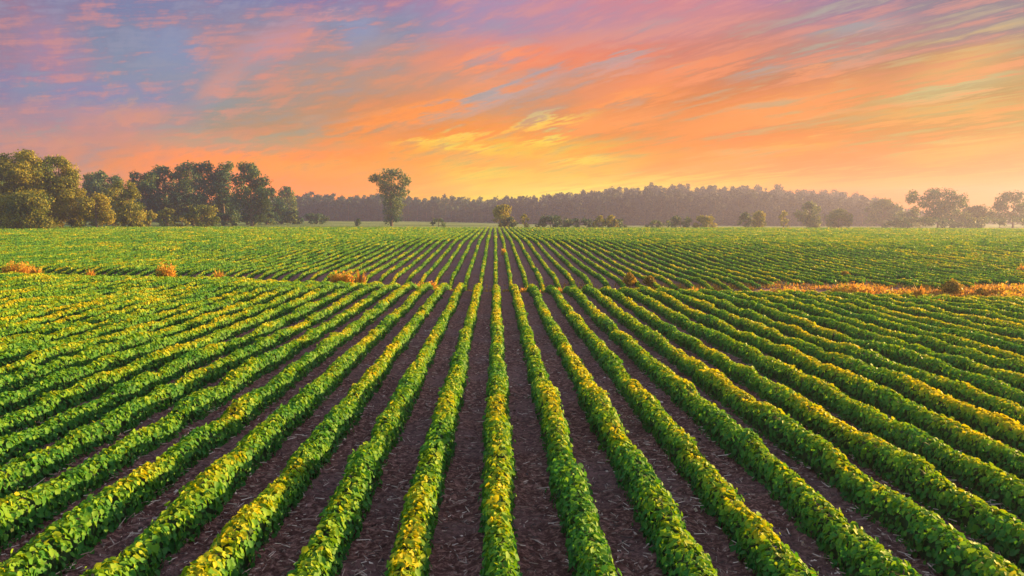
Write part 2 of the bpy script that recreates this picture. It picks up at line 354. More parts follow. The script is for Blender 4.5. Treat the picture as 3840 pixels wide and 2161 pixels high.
# ------------------------------------------------------------------ ground
def grid(name, X, Y, Z, m_, kind='structure'):
    ny, nx = X.shape
    idx = np.arange(ny*nx).reshape(ny, nx)
    q = np.stack([idx[:-1, :-1], idx[:-1, 1:], idx[1:, 1:], idx[1:, :-1]], -1).reshape(-1, 4)
    o = new_mesh(name, np.stack([X, Y, Z], -1).reshape(-1, 3), q, None, [m_], None, None, None, True)
    o['kind'] = kind
    return o
yy = np.concatenate([np.linspace(-12, 4, 20)[:-1], 4 + 0.028*np.arange(0, 330)*(1 + np.arange(0, 330)/260.0)])
yy = np.concatenate([yy, np.geomspace(yy[-1] + 0.3, FIELD_END, 190)])
uu = np.linspace(-1, 1, 620)
Yg = yy[:, None] + 0*uu[None, :]; Xg = uu[None, :]*(np.maximum(yy, 4)[:, None]*0.80 + 6)
Zg = terrain(Xg, Yg)
amp = 1 - sstep(25, 60, Yg)
clod = 0.06*vnoise(Xg/0.9, Yg/1.3, 11) + 0.05*vnoise(Xg/0.22, Yg/0.24, 12) + 0.035*vnoise(Xg/0.09, Yg/0.09, 13)
ridge = 0.025*np.cos((Xg - 0.05)/0.855*2*math.pi)
grid('soil', Xg, Yg, Zg + amp*(clod + ridge), M_SOIL)
ax = np.concatenate([-np.geomspace(630, 130, 40), np.linspace(-125, 125, 60), np.geomspace(130, 630, 40)])
ay = np.concatenate([np.linspace(-120, 0, 12)[:-1], np.linspace(0, 180, 60)[:-1], np.linspace(180, 500, 90)[:-1], np.linspace(500, 728, 40)])
Xm, Ym = np.meshgrid(ax, ay)
inside = (Ym < FIELD_END - 1) & (Ym > -11.5) & (np.abs(Xm) < np.maximum(Ym, 4)*0.8 + 5)
Zm = terrain(Xm, Ym) - np.where(inside, 0.6, 0.12)
grid('meadow', Xm, Ym, Zm, M_MEADOW)

# ------------------------------------------------------------------ soybean rows
PITCH_ROW = 0.855
def row_centre(i, y):
    return 0.05 + i*PITCH_ROW + 0.07*vnoise(y/9.0, i*0.37 + 5.3, 21) + 0.05*vnoise(y/2.1, i*1.7, 22)
def vigour(x, y):
    """height and half width of a row, 1 = usual"""
    s = swale_s(x, y)
    far = sstep(-1, 4, s)
    h = 1 + 0.35*vnoise(x/5.0, y/6.0, 31) + 0.34*vnoise(x*1.9, y/1.9, 32) + 0.42*vnoise(x*3.1, y/0.6, 33)
    w = 1 + 0.30*vnoise(x/4.0, y/5.0, 34) + 0.30*vnoise(x*2.3, y/0.8, 35) + 0.30*vnoise(x*3.1, y/0.33, 36)
    grow = 1 - far*(0.36*(1 - sstep(20, 75, s)))
    thin = 1 - 0.12*sstep(11, 20, y)*(1 - far)
    return h*grow*thin, w*grow*thin*(1 + 0.3*sstep(50, 120, s))
def gap_mask(x, y, i):
    """0 where the row dies out in the swale"""
    s = swale_s(x, y)
    wdt = np.interp(x, [-40, -8, 6, 12, 20, 40], [2.0, 1.1, 1.0, 3.0, 5.0, 7.0])
    nn = vnoise(x/3.0, y/2.0, 41)*2.4 + vnoise(x/0.9, y/1.1, 42)*1.2
    c = np.interp(x, [-10, 12, 30], [2.2, 3.2, 5.2])
    return sstep(0.0, 1.0, np.abs(s - c) - wdt*(0.8 + nn*0.5) + 0.25)

def build_row(mb, i):
    xr = 0.05 + i*PITCH_ROW
    y0 = max(4.3, (abs(xr) - 4.0)/0.66)
    y1 = FIELD_END - 1.5 - 3*vnoise(np.array([i*0.3]), 0, 9)[0]
    if y0 >= y1 - 4: return False
    # core hull of stems and leaves, inner shade put into its dark colour
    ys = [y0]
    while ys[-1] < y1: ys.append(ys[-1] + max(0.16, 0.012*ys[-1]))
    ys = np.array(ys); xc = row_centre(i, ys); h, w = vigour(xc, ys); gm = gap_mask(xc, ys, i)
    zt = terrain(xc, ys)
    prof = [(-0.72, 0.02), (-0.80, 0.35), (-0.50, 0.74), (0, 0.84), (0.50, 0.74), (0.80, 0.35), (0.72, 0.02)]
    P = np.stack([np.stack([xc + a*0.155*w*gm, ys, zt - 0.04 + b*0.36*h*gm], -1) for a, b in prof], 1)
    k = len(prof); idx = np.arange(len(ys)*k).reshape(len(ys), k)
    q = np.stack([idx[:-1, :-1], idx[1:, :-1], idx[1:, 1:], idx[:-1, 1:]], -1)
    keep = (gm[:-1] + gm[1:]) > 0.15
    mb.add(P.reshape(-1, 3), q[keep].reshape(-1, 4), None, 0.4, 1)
    # leaves
    edges = np.arange(y0, y1, 0.5); mid = edges + 0.25
    size = 0.066 + 0.0011*np.maximum(0, mid - 10)
    K = np.interp(mid, [6, 14, 30, 60, 190], [1.75, 1.5, 1.05, 0.75, 0.62])
    cnt = rng.poisson(np.maximum(0, 0.5*0.92*K/(0.62*size**2)))
    yl = np.repeat(edges, cnt) + rng.random(cnt.sum())*0.5
    n = len(yl)
    xc = row_centre(i, yl); h, w = vigour(xc, yl); gm = gap_mask(xc, yl, i)
    ok = rng.random(n) < gm; yl, xc, h, w = yl[ok], xc[ok], h[ok], w[ok]; n = len(yl)
    if n == 0: return True
    L = (0.066 + 0.0011*np.maximum(0, yl - 10))*(0.5 + 0.95*rng.random(n))
    th = rng.random(n)*(math.pi + 0.5) - 0.25
    jit = 0.84 + 0.30*rng.random(n) + 0.30*rng.random(n)*(rng.random(n) < 0.10)
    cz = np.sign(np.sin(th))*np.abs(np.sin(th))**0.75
    px = xc + np.sign(np.cos(th))*np.abs(np.cos(th))**0.8*0.166*w*jit
    pz = terrain(xc, yl) + np.maximum(0.03, (0.16 + 0.84*cz)*0.36*h*(0.75 + 0.25*jit))
    o = np.stack([np.cos(th)/0.16, 0.25*rng.standard_normal(n), np.sin(th)/0.30 + 1.4], -1)
    nrm = unit(o)*1.0 + 0.42*rng.standard_normal((n, 3)); nrm[:, 2] = np.abs(nrm[:, 2])*0.8 + 0.1
    tip = np.stack([np.cos(th)*1.2, rng.standard_normal(n)*0.8, -0.55 + 0.4*rng.standard_normal(n)], -1)
    p = np.stack([px, yl, pz], -1)
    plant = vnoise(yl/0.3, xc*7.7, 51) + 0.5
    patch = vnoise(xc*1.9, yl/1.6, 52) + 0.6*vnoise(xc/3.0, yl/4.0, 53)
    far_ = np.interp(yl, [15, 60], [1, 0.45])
    tint = np.clip(0.13 + 0.22*(plant - 0.5) + 0.42*(rng.random(n) - 0.5)*far_ + 0.12 - 0.07*sstep(0, 12, swale_s(xc, yl)) + (0.53 + 0.62*patch)*np.maximum(0, cz)**2*np.minimum(jit, 1.1), 0, 1)  # top leaves yellower: young growth, with sunlit patches painted into the tint
    near = yl < 17
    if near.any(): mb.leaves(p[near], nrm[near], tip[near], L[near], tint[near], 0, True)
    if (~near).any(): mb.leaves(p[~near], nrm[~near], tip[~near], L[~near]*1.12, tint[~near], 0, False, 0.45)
    return True

ORD = ['', 'first', 'second', 'third', 'fourth', 'fifth', 'sixth', 'seventh', 'eighth', 'ninth', 'tenth', 'eleventh', 'twelfth',
       'thirteenth', 'fourteenth', 'fifteenth', 'sixteenth']
def row_label(i):
    if i == 0: return 'straight upright soybean row down the middle of the field, pointing at the camera'
    side = 'left' if i < 0 else 'right'; a = abs(i)
    if a <= 5: return f'leafy soybean row, {ORD[a]} to the {side} of the straight middle row'
    if a <= 16: return f'slanting soybean row, {ORD[a]} one {side} of the straight middle row'
    if a <= 42: return f'soybean row merging with its neighbours, in the outer {side} part of the nearer field'
    return f'thin soybean row in the dense green {side} flank beyond the weedy swale'
NROW = 149
wide = MB()
for i in range(-175, 180):
    if abs(i) <= NROW:
        mb = MB()
        if build_row(mb, i):
            o = mb.build('soybean_row', [M_SOY, M_CORE], None, (0.05 + i*PITCH_ROW, 30, 0))
            tag(o, row_label(i), 'crop row', 'soybean rows of the field')
    else:
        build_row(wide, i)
o = wide.build('far_crop', [M_SOY, M_CORE])
if o: tag(o, 'dense soybean crop in the farthest corners of the field', 'crop', None, 'stuff')

# straw and old stalks on the soil
mb = MB(); n = 30000
y = 5 + 24*rng.random(n)**1.5; x = (rng.random(n)*2 - 1)*(y*0.7 + 1); a = rng.random(n)*math.pi; a = np.where(rng.random(n) < 0.5, a, math.pi/2 + 0.5*rng.standard_normal(n))
L = 0.03 + 0.12*rng.random(n)**2; wd = 0.002 + 0.005*rng.random(n)**2
d = np.stack([np.cos(a), np.sin(a), 0.12*rng.standard_normal(n)], -1); b = np.stack([-np.sin(a), np.cos(a), 0*a], -1)
p = np.stack([x, y, terrain(x, y) + 0.04 + 0.02*rng.random(n)], -1)
v = np.stack([p - d*L[:, None]/2 - b*wd[:, None], p - d*L[:, None]/2 + b*wd[:, None], p - d*L[:, None]/2 + [0, 0, 0.008],
              p + d*L[:, None]/2 - b*wd[:, None]*.6, p + d*L[:, None]/2 + b*wd[:, None]*.6, p + d*L[:, None]/2 + [0, 0, 0.006]], 1).reshape(-1, 3)
o6 = np.arange(n)*6; tt = rng.random(n)
mb.add(v, np.concatenate([np.stack([o6, o6+3, o6+5, o6+2], 1), np.stack([o6+2, o6+5, o6+4, o6+1], 1)]), None, np.concatenate([tt, tt]))
n = 9000
y = 5 + 20*rng.random(n)**1.4; x = (rng.random(n)*2 - 1)*(y*0.7 + 1); zt = terrain(x, y) + 0.035
p = np.stack([x, y, zt + 0.012*rng.random(n)], -1); nr = rng.standard_normal((n, 3))*0.5; nr[:, 2] += 1
mb.leaves(p, nr, rng.standard_normal((n, 3))*[1, 1, 0.2], 0.02 + 0.06*rng.random(n)**2, rng.random(n)**1.3, 0, False, 0.35)
tag(mb.build('crop_residue', [M_STRAW]), 'old straw and stalk scraps lying on the bare soil', 'straw', None, 'stuff')

# ------------------------------------------------------------------ trees
def at(px, d):
    r = ray(px, 560); return r[0]/r[1]*d
def zof(px, py, d):
    r = ray(px, py); return CAMZ + r[2]/r[1]*d
def crown_lobes(mb, C, Rr, leaf, dens=1.0, base_tint=0.5, squash=0.85):
    for c, r in zip(C, Rr):
        n = int(max(20, dens*4*math.pi*r*r/(leaf*leaf)*1.5))
        dirs = unit(rng.standard_normal((n, 3))); rad = 0.50 + 0.62*rng.random(n)**0.8
        rad = rad*(1 + 0.9*vnoise(dirs[:, 0]*3.2 + c[0]*7, dirs[:, 2]*3.2 + dirs[:, 1]*2.3 + c[1]*5, 61))
        p = c + dirs*[1, 1, squash]*(rad*r)[:, None]
        nrm = dirs*0.9 + 0.75*rng.standard_normal((n, 3)); nrm[:, 2] += 0.35
        tip = rng.standard_normal((n, 3)); tip[:, 2] -= 0.5
        t0 = base_tint + 0.22*rng.standard_normal()
        mb.leaves(p, nrm, tip, leaf*(0.6 + 0.8*rng.random(n)), np.clip(t0 + 0.25*rng.standard_normal(n), 0, 1), 0, False, 0.42)
def tree(name, label, cat, x0, x1, top, base, d, m_, group=None, leaf=None, lobes=None, n=30, dens=1.0, tint=0.45, low=0.08, trunk=True, shape='round'):
    """photo columns x0..x1, rows top..base, standing d metres away; leaf lobes fill a real crown of that size"""
    pc = (x0 + x1)/2; gr = (0.07 if name == 'copse_tree' else 0.08)*(x1 - x0)*(lobes is None); x0 -= gr; x1 += gr; X = at(pc, d); zb = float(terrain(X, d)); zt = zof(pc, top, d); Wd = (x1 - x0)/F0*d; Hh = max(zt - zb, 1.0)
    leaf = leaf or max(0.30, d*0.0019)
    root = empty(name, (X, d, zb), label, cat, group)
    if lobes is None:
        n = int(n*1.6); C, Rr = [], []
        for k in range(n):
            f = low + (1 - low)*((k + 0.2 + 0.6*rng.random())/n)
            if shape == 'round': prof = (0.55 + 0.45*math.sin(math.pi*min(1, 0.05 + 0.95*f)))*min(1, 2.2*(1.08 - f))**0.7
            elif shape == 'low': prof = math.sqrt(max(0.03, 1 - (f*0.95)**2))
            else: prof = 1.05 - f
            r = Wd*(0.09 + 0.14*rng.random()**1.5); r = min(r, Hh*0.26)
            a = rng.random()*2*math.pi; q = max(0.0, Wd/2*prof - r*0.7)*math.sqrt(0.15 + 0.95*rng.random())
            C.append((X + math.cos(a)*q, d + math.sin(a)*q*0.85, zb + max(r*0.5, min(f*Hh, Hh - r*1.05)))); Rr.append(r)
        # something right at the top and at both sides
    else:
        C = [(at(a, d), d + (rng.random() - 0.5)*c/F0*d*(1.8 if name == 'lone_tree' else 3.0), max(zof(a, b, d), zb + 0.4*c/F0*d)) for a, b, c in lobes]; Rr = [c/F0*d for a, b, c in lobes]
    C = np.array(C); Rr = np.array(Rr)
    tk = MB(); r0 = max(0.10, Hh*0.022)
    zc = zb + Hh*0.62
    tk.tube([(X, d, zb - 0.15), (X + 0.15*r0, d, zb + Hh*0.15), (X - r0*0.4, d + r0*0.3, zb + Hh*0.38), (X, d, zc), (X + 0.2*r0, d, zb + Hh*0.85)],
            [r0*1.35, r0, r0*0.8, r0*0.5, r0*0.12], 9)
    for k in rng.permutation(len(C))[:14]:
        c = C[k]; f = min(max((c[2] - zb)/Hh - 0.22, 0.08), 0.7); st = np.array((X, d, zb + f*Hh)); md = (st + c)/2 + np.array((0, 0, -0.03*Hh))
        tk.tube([st, md, c], [r0*0.42, r0*0.25, r0*0.06], 5)
    tk.build('trunk' if trunk else 'stems', [M_BARK], root, smooth=True)
    cr = MB(); crown_lobes(cr, C, Rr, leaf, dens*(1.0 if lobes is None or name == 'lone_tree' else 1.7), tint); cr.build('crown' if trunk else 'foliage', [m_], root)
    return root

def lob(t, x0, y0, k, q=1.12):
    return [(x0 + k*float(a), y0 + k*float(b), k*q*float(c)) for a, b, c in (w.split(',') for w in t.split())]
LOBES = {
 'A': lob('90,270,60 200,230,55 320,215,50 150,330,80 270,310,80 380,290,60 60,400,80 190,430,95 330,410,95 420,400,60 100,550,100 240,560,110 380,540,95 60,700,100 200,720,110 340,700,110 100,840,90 260,850,90 400,850,80 430,660,80 0,600,100 -60,450,100 -80,650,120 -60,820,100', 0, 335.4, 0.25),
 'B': lob('490,265,45 590,270,50 660,310,60 540,350,80 640,400,90 470,430,80 720,420,60 560,500,100 680,530,95 770,510,60 500,620,100 630,640,105 750,640,85 820,600,50 540,760,100 660,780,100 780,780,80 600,870,70 720,880,70 840,720,50', 0, 335.4, 0.25),
 'C': lob('900,450,55 980,460,55 1050,430,50 1140,470,55 1200,490,45 940,540,70 1060,540,75 1160,570,70 900,600,60 1010,640,80 1120,660,80 1220,600,50 1060,760,80 950,740,70 1200,740,60 1120,830,60', 0, 335.4, 0.25),
 'D': lob('960,650,50 1010,680,55 900,700,60 1040,740,45 950,780,70 1050,820,60 880,820,60 980,870,50 1090,880,40', 0, 335.4, 0.25),
 'E': lob('1220,520,45 1290,540,50 1180,600,60 1280,630,65 1340,620,45 1200,700,65 1310,730,65 1390,740,45 1250,800,70 1360,820,60 1190,840,50 1310,870,50', 0, 335.4, 0.25),
 '1': lob('1390,430,45 1360,500,40 1440,470,55 1520,440,55 1480,540,70 1400,590,60 1540,560,60 1450,660,75 1530,680,70 1480,780,70 1420,740,50 1550,800,60 1470,850,50', 0, 335.4, 0.25),
 '2': lob('1610,370,40 1690,380,50 1640,440,65 1730,430,45 1590,520,60 1680,540,75 1640,640,75 1720,660,70 1650,750,70 1730,780,60 1660,840,60 1590,760,60', 0, 335.4, 0.25),
 '3': lob('1830,360,50 1920,340,50 1790,420,40 1860,430,65 1950,430,60 1820,520,70 1920,540,75 1850,640,80 1950,660,75 1880,760,80 1960,800,70 1880,840,60 1800,760,70', 0, 335.4, 0.25),
 '4': lob('2040,360,55 2130,350,55 2230,360,55 2330,330,40 2090,440,70 2200,450,75 2300,440,70 2030,530,70 2150,560,80 2270,560,80 2080,660,80 2220,680,80 2320,660,70 2120,780,80 2250,790,80 2180,850,60 2310,840,60 2020,800,70', 0, 335.4, 0.25),
 '5': lob('2450,340,50 2530,340,45 2500,430,70 2590,400,55 2420,480,60 2560,520,75 2640,490,60 2480,600,80 2600,620,80 2680,600,55 2430,700,70 2540,720,80 2640,740,65 2480,830,70 2580,840,60 2640,860,40 2690,690,40', 0, 335.4, 0.25),
 'R': lob('1610,290,40 1650,250,40 1740,260,50 1830,245,50 1920,260,55 2000,290,50 2060,330,40 1700,320,55 1800,340,60 1900,350,65 1990,380,60 1750,410,60 1850,430,65 1950,460,60 1660,380,35 1700,470,50 2050,440,45', 1811, 415.9, 0.2968),
 'S': lob('2340,300,45 2400,260,40 2470,265,45 2530,300,35 2310,350,40 2400,350,50 2490,370,50 2440,430,50 2360,430,50 2530,440,40 2620,360,60 2600,460,60', 1811, 415.9, 0.2968),
}
T = tree
GL = 'tall trees along the left field edge'
T('broadleaf_tree', 'pale grey-green tree cut by the left edge, behind the big olive trees', 'tree', -120, 55, 398, 560, 205, M_DARKTREE, GL, tint=0.7)
T('broadleaf_tree', 'largest olive-green tree nearest the left edge, rounded and leafy to the ground', 'tree', -60, 135, 383, 566, 168, M_OLIVE, GL, tint=0.72, dens=1.1, lobes=LOBES['A'])
T('broadleaf_tree', 'big olive-green tree right of the largest one, sloping down to its right', 'tree', 85, 222, 396, 565, 172, M_OLIVE, GL, tint=0.62, dens=1.1, lobes=LOBES['B'])
T('broadleaf_tree', 'low olive tree filling the foot of the left group', 'tree', 20, 130, 480, 567, 162, M_OLIVE, GL, n=18, tint=0.35, shape='low')
T('broadleaf_tree', 'blue-green tree seen in the gap between olive trees and the dark copse', 'tree', 205, 335, 438, 556, 262, M_DARKTREE, GL, tint=0.55, lobes=LOBES['C'])
T('broadleaf_tree', 'small yellow-green tree at the right foot of the big olive trees', 'tree', 200, 285, 488, 563, 170, M_OLIVE, GL, tint=0.75, lobes=LOBES['D'])
T('broadleaf_tree', 'olive tree between the big olive group and the dark copse', 'tree', 262, 355, 455, 560, 190, M_OLIVE, GL, tint=0.5, lobes=LOBES['E'])
GC = 'dark trees of the copse left of the lone tree'
T('copse_tree', 'leftmost dark blue-green tree of the copse, with ragged open crown', 'tree', 333, 405, 418, 556, 240, M_DARKTREE, GC, tint=0.3, lobes=LOBES['1'])
T('copse_tree', 'dark narrow tree second from the left in the copse', 'tree', 385, 455, 415, 556, 248, M_DARKTREE, GC, tint=0.3, lobes=LOBES['2'])
T('copse_tree', 'dark tree in the middle of the copse with paler top', 'tree', 435, 535, 412, 556, 246, M_DARKTREE, GC, tint=0.45, lobes=LOBES['3'])
T('copse_tree', 'tallest tree of the copse, a little right of its middle', 'tree', 515, 612, 407, 556, 240, M_DARKTREE, GC, tint=0.35, lobes=LOBES['4'])
T('copse_tree', 'broad tree at the right end of the copse, its right side sunlit', 'tree', 585, 682, 410, 556, 232, M_DARKTREE, GC, tint=0.6, lobes=LOBES['5'])
T('copse_tree', 'lower dark tree tucked behind the right end of the copse', 'tree', 655, 712, 470, 554, 275, M_DARKTREE, GC, n=14, tint=0.4)
T('broadleaf_tree', 'round pale-topped tree standing just right of the copse against the wood', 'tree', 695, 752, 468, 552, 330, M_DARKTREE, None, n=16, tint=0.75)
cx = lambda a: (900 + a/2.683)*0.6708
cy = lambda b: (560 + b/2.683)*0.6708
LT = [(1365,285,58),(1345,300,40),(1420,300,55),(1440,355,55),(1500,260,70),(1530,235,45),(1600,250,62),(1660,300,62),(1695,330,36),(1640,360,60),(1500,350,70),
      (1560,400,70),(1455,410,62),(1620,430,66),(1500,470,72),(1570,500,70),(1640,470,45),(1700,425,22),(1480,540,58),(1540,570,66),(1600,560,56),(1500,625,60),(1570,635,58),(1530,690,60),(1585,700,48),(1490,710,44)]
T('lone_tree', 'lone tall tree with forked open crown standing in front of the blue wood', 'tree', cx(1330), cx(1720), 429, 558, 246, M_DARKTREE, None,
  lobes=[(cx(a), cy(b), r*0.25*0.98) for a, b, r in LT], tint=0.62, dens=0.85, leaf=0.42)
# shrubs at the field's far edge
GS = 'shrubs along the far edge of the field'
def shrub(label, x0, x1, top, base, d, m_=None, tint=0.6, n=9, group=GS, name='shrub', dens=1.0):
    return T(name, label, 'shrub', x0, x1, top, base, d, m_ or M_OLIVE, group, n=n, tint=tint, trunk=False, shape='low', low=0.05, dens=dens)
shrub('yellow-lit shrub at the foot of the olive tree left of the copse', 300, 358, 508, 560, 180, tint=0.5, n=12)
shrub('small light shrub left of the rounded shrub in front of the copse', 360, 395, 528, 558, 200, tint=0.55)
shrub('rounded olive shrub in front of the left part of the copse', 395, 445, 522, 557, 205, tint=0.4)
shrub('wide pale olive shrub in front of the middle of the copse', 470, 548, 514, 557, 210, tint=0.35, n=14)
shrub('low tuft of brush between the two shrubs before the copse', 440, 475, 540, 558, 205, tint=0.7, n=6)
shrub('tiny low bush in the pale meadow right of the lone tree', 1085, 1122, 549, 564, 230, M_DARKTREE, 0.6, 6)
shrub('tiny low bush in the pale meadow left of the lone tree', 890, 912, 549, 560, 240, M_DARKTREE, 0.6, 5)
for q, (a, b, tp, ww) in enumerate([(205,262,540,'left of the olive trees gap'),(255,310,545,'under the small yellow-green tree'),(545,600,536,'under the tallest copse tree'),(590,650,540,'under the broad copse tree'),(640,705,532,'at the right foot of the copse'),(700,760,528,'under the round pale-topped tree'),(750,830,536,'well left of the lone tree')]):
    shrub('low dark green scrub ' + ww, a, b, tp, 558, 215 + 12*q, M_DARKTREE if q > 1 else M_OLIVE, 0.4, 12)
GH = 'small trees and hedges before the wooded hill'
T('small_tree', 'small orange-lit tree left of a tiny thin one, before the wood', 'tree', 1238, 1298, 514, 569, 205, M_OLIVE, GH, n=16, tint=0.85)
shrub('dark bush at the foot of the small orange-lit tree', 1262, 1302, 545, 570, 202, M_DARKTREE, 0.3, 8, GH)
T('small_tree', 'tiny thin tree just right of the small orange-lit tree', 'tree', 1308, 1332, 538, 569, 205, M_OLIVE, GH, n=8, tint=0.6)
shrub('dark low hedge bush at the left end of the long hedge', 1340, 1430, 541, 571, 205, M_DARKTREE, 0.25, 14, GH)
shrub('dark low hedge bush in the middle of the long hedge', 1415, 1500, 548, 571, 206, M_DARKTREE, 0.2, 14, GH)
shrub('dark low hedge bush at the right end of the long hedge', 1490, 1580, 550, 571, 204, M_DARKTREE, 0.25, 14, GH)
shrub('yellow-topped bush rising from the long hedge, left of its twin', 1492, 1522, 541, 570, 202, M_OLIVE, 0.8, 8, GH)
shrub('yellow-topped bush rising from the long hedge, right of its twin', 1522, 1556, 540, 570, 202, M_OLIVE, 0.85, 8, GH)
shrub('low hazy bush left of the second hedge before the hill', 1625, 1690, 553, 572, 215, M_DARKTREE, 0.4, 10, GH)
shrub('low hazy bush in the second hedge, below the wooded hilltop', 1680, 1745, 543, 572, 225, M_DARKTREE, 0.4, 12, GH)
shrub('hazy olive bush at the right end of the second hedge', 1740, 1800, 541, 572, 225, M_OLIVE, 0.5, 12, GH)
GR = 'hazy trees along the right field edge'
T('hazy_tree', 'small hazy tree furthest left of those before the hill slope', 'tree', 1858, 1892, 533, 573, 240, M_DARKTREE, GR, n=9, tint=0.5)
T('hazy_tree', 'small rounded hazy tree, second from left before the hill slope', 'tree', 1888, 1935, 530, 573, 245, M_OLIVE, GR, n=10, tint=0.6)
T('hazy_tree', 'narrow hazy tree standing alone before the hill slope', 'tree', 1958, 1984, 530, 573, 245, M_OLIVE, GR, n=8, tint=0.7)
T('hazy_tree', 'tallest hazy tree in front of the hill slope', 'tree', 2005, 2068, 505, 573, 290, M_DARKTREE, GR, n=16, tint=0.7)
T('hazy_tree', 'broad pale hazy tree at the right foot of the hill', 'tree', 2080, 2140, 525, 573, 280, M_DARKTREE, GR, n=14, tint=0.75)
T('hazy_tree', 'misty tree where the wooded hill ends on the right', 'tree', 2180, 2262, 500, 573, 380, M_DARKTREE, GR, n=18, tint=0.5)
T('hazy_tree', 'low misty tree in the gap right of the hill', 'tree', 2250, 2320, 530, 573, 330, M_DARKTREE, GR, n=12, tint=0.5)
T('hazy_tree', 'large misty tree with wide ragged crown in the right part of the picture', 'tree', 2278, 2440, 484, 573, 300, M_DARKTREE, GR, tint=0.5, dens=0.75, lobes=LOBES['R'])
T('hazy_tree', 'smaller misty tree between the two large ones near the right edge', 'tree', 2415, 2492, 515, 573, 310, M_DARKTREE, GR, n=14, tint=0.5)
T('hazy_tree', 'misty round-topped tree at the right edge of the picture', 'tree', 2486, 2610, 489, 573, 300, M_DARKTREE, GR, tint=0.5, dens=0.75, lobes=LOBES['S'])
shrub('low misty thicket under the large misty tree', 2230, 2400, 545, 574, 270, M_DARKTREE, 0.4, 22, GR, dens=0.8)
shrub('low misty thicket running out of the right edge', 2390, 2640, 545, 574, 275, M_DARKTREE, 0.4, 30, GR, dens=0.8)

# woods reading as one mass
def wood(name, label, cols, tops, dist, depth, ranks, step, seed, m_=None):
    mb = MB(); r_ = np.random.default_rng(seed)
    for k in range(ranks):
        d0 = dist + depth*k/max(1, ranks - 1)
        px = cols[0]
        while px < cols[-1]:
            d = d0 + r_.normal()*7; X = at(px, d); zb = float(terrain(X, d)); zt = zof(px, np.interp(px, cols, tops), d)
            full = max(9.0, (zt - zb)*(0.97 + 0.22*float(vnoise(px/55.0, seed*3.3, 91)) + 0.14*float(vnoise(px/17.0, seed*5.1, 92)))); Hh = full*(0.84 + 0.18*r_.random()) if k == ranks - 1 else min(full*(0.7 + 0.25*r_.random()), 19 + 5*r_.random())
            Wt = Hh*(0.50 + 0.25*r_.random()); cone = r_.random() < 0.15
            nl = 9; C, Rr = [], []
            for q in range(nl):
                f = 0.04 + 0.96*(q + 0.5)/nl; pr = (1.02 - f) if cone else math.sin(math.pi*min(1, 0.2 + 0.76*f))**0.7
                r = Wt*(0.20 + 0.10*r_.random())*(0.45 + 0.55*pr); a = q*2.4 + r_.random()
                C.append((X + math.cos(a)*Wt*0.34*pr, d + math.sin(a)*Wt*0.34*pr, zb + f*Hh - r*0.4)); Rr.append(r)
            crown_lobes(mb, np.array(C), np.array(Rr), dist*0.0021, 1.15, 0.15 + 0.55*r_.random())
            mb.tube([(X, d, zb - 0.3), (X, d, zb + Hh*0.5), (X, d, zb + Hh*0.8)], [0.28, 0.2, 0.05], 5, 0.2, 1)
            px += step*(0.6 + 0.8*r_.random())
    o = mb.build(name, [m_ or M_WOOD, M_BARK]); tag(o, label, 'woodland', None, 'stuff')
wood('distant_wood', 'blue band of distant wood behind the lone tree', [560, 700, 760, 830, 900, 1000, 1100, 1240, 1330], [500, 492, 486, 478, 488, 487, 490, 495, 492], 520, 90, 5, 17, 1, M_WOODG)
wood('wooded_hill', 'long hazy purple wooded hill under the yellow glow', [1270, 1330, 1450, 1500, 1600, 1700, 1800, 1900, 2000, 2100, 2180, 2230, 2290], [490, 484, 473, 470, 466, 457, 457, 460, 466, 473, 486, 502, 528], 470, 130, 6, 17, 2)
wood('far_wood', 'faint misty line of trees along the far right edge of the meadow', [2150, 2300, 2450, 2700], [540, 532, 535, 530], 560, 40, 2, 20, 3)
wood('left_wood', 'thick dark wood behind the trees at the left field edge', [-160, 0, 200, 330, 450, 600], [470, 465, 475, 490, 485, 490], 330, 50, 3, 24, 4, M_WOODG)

# ------------------------------------------------------------------ weeds of the swale
def swale_at(px, s0):
    r = ray(px, 560); t = r[0]/r[1]; y = (SW + s0)/(0.305*t + 0.952); return t*y, y
def blades(mb, n, spread, h, m_=0, lean=0.35, wd=0.012, org=(0, 0, 0), tint=0.5, tv=0.25):
    a = rng.random(n)*2*math.pi; q = np.sqrt(rng.random(n)); bx = np.cos(a)*q*spread[0]; by = np.sin(a)*q*spread[1]
    hh = h*(0.25 + 0.8*rng.random(n)**1.4)*(1 - 0.45*q); le = lean*hh*(0.4 + rng.random(n)); la = a + 0.8*rng.standard_normal(n)
    b0 = np.stack([bx, by, 0*bx], -1) + np.asarray(org); dr = np.stack([np.cos(la), np.sin(la), 0*la], -1); sd_ = np.stack([-np.sin(la), np.cos(la), 0*la], -1)*(wd*(0.6 + rng.random(n)))[:, None]
    md = b0 + dr*(le*0.35)[:, None]; md[:, 2] += hh*0.6; tp = b0 + dr*le[:, None]; tp[:, 2] += hh
    v = np.stack([b0 - sd_, b0 + sd_, md + sd_, md - sd_, tp], 1).reshape(-1, 3); o5 = np.arange(n)*5
    t = np.clip(tint + tv*rng.standard_normal(n), 0, 1)
    mb.add(v, np.stack([o5, o5+1, o5+2, o5+3], 1), np.stack([o5+3, o5+2, o5+4], 1), t, m_)
    return tp, t
GW = 'orange dry weeds in the swale'
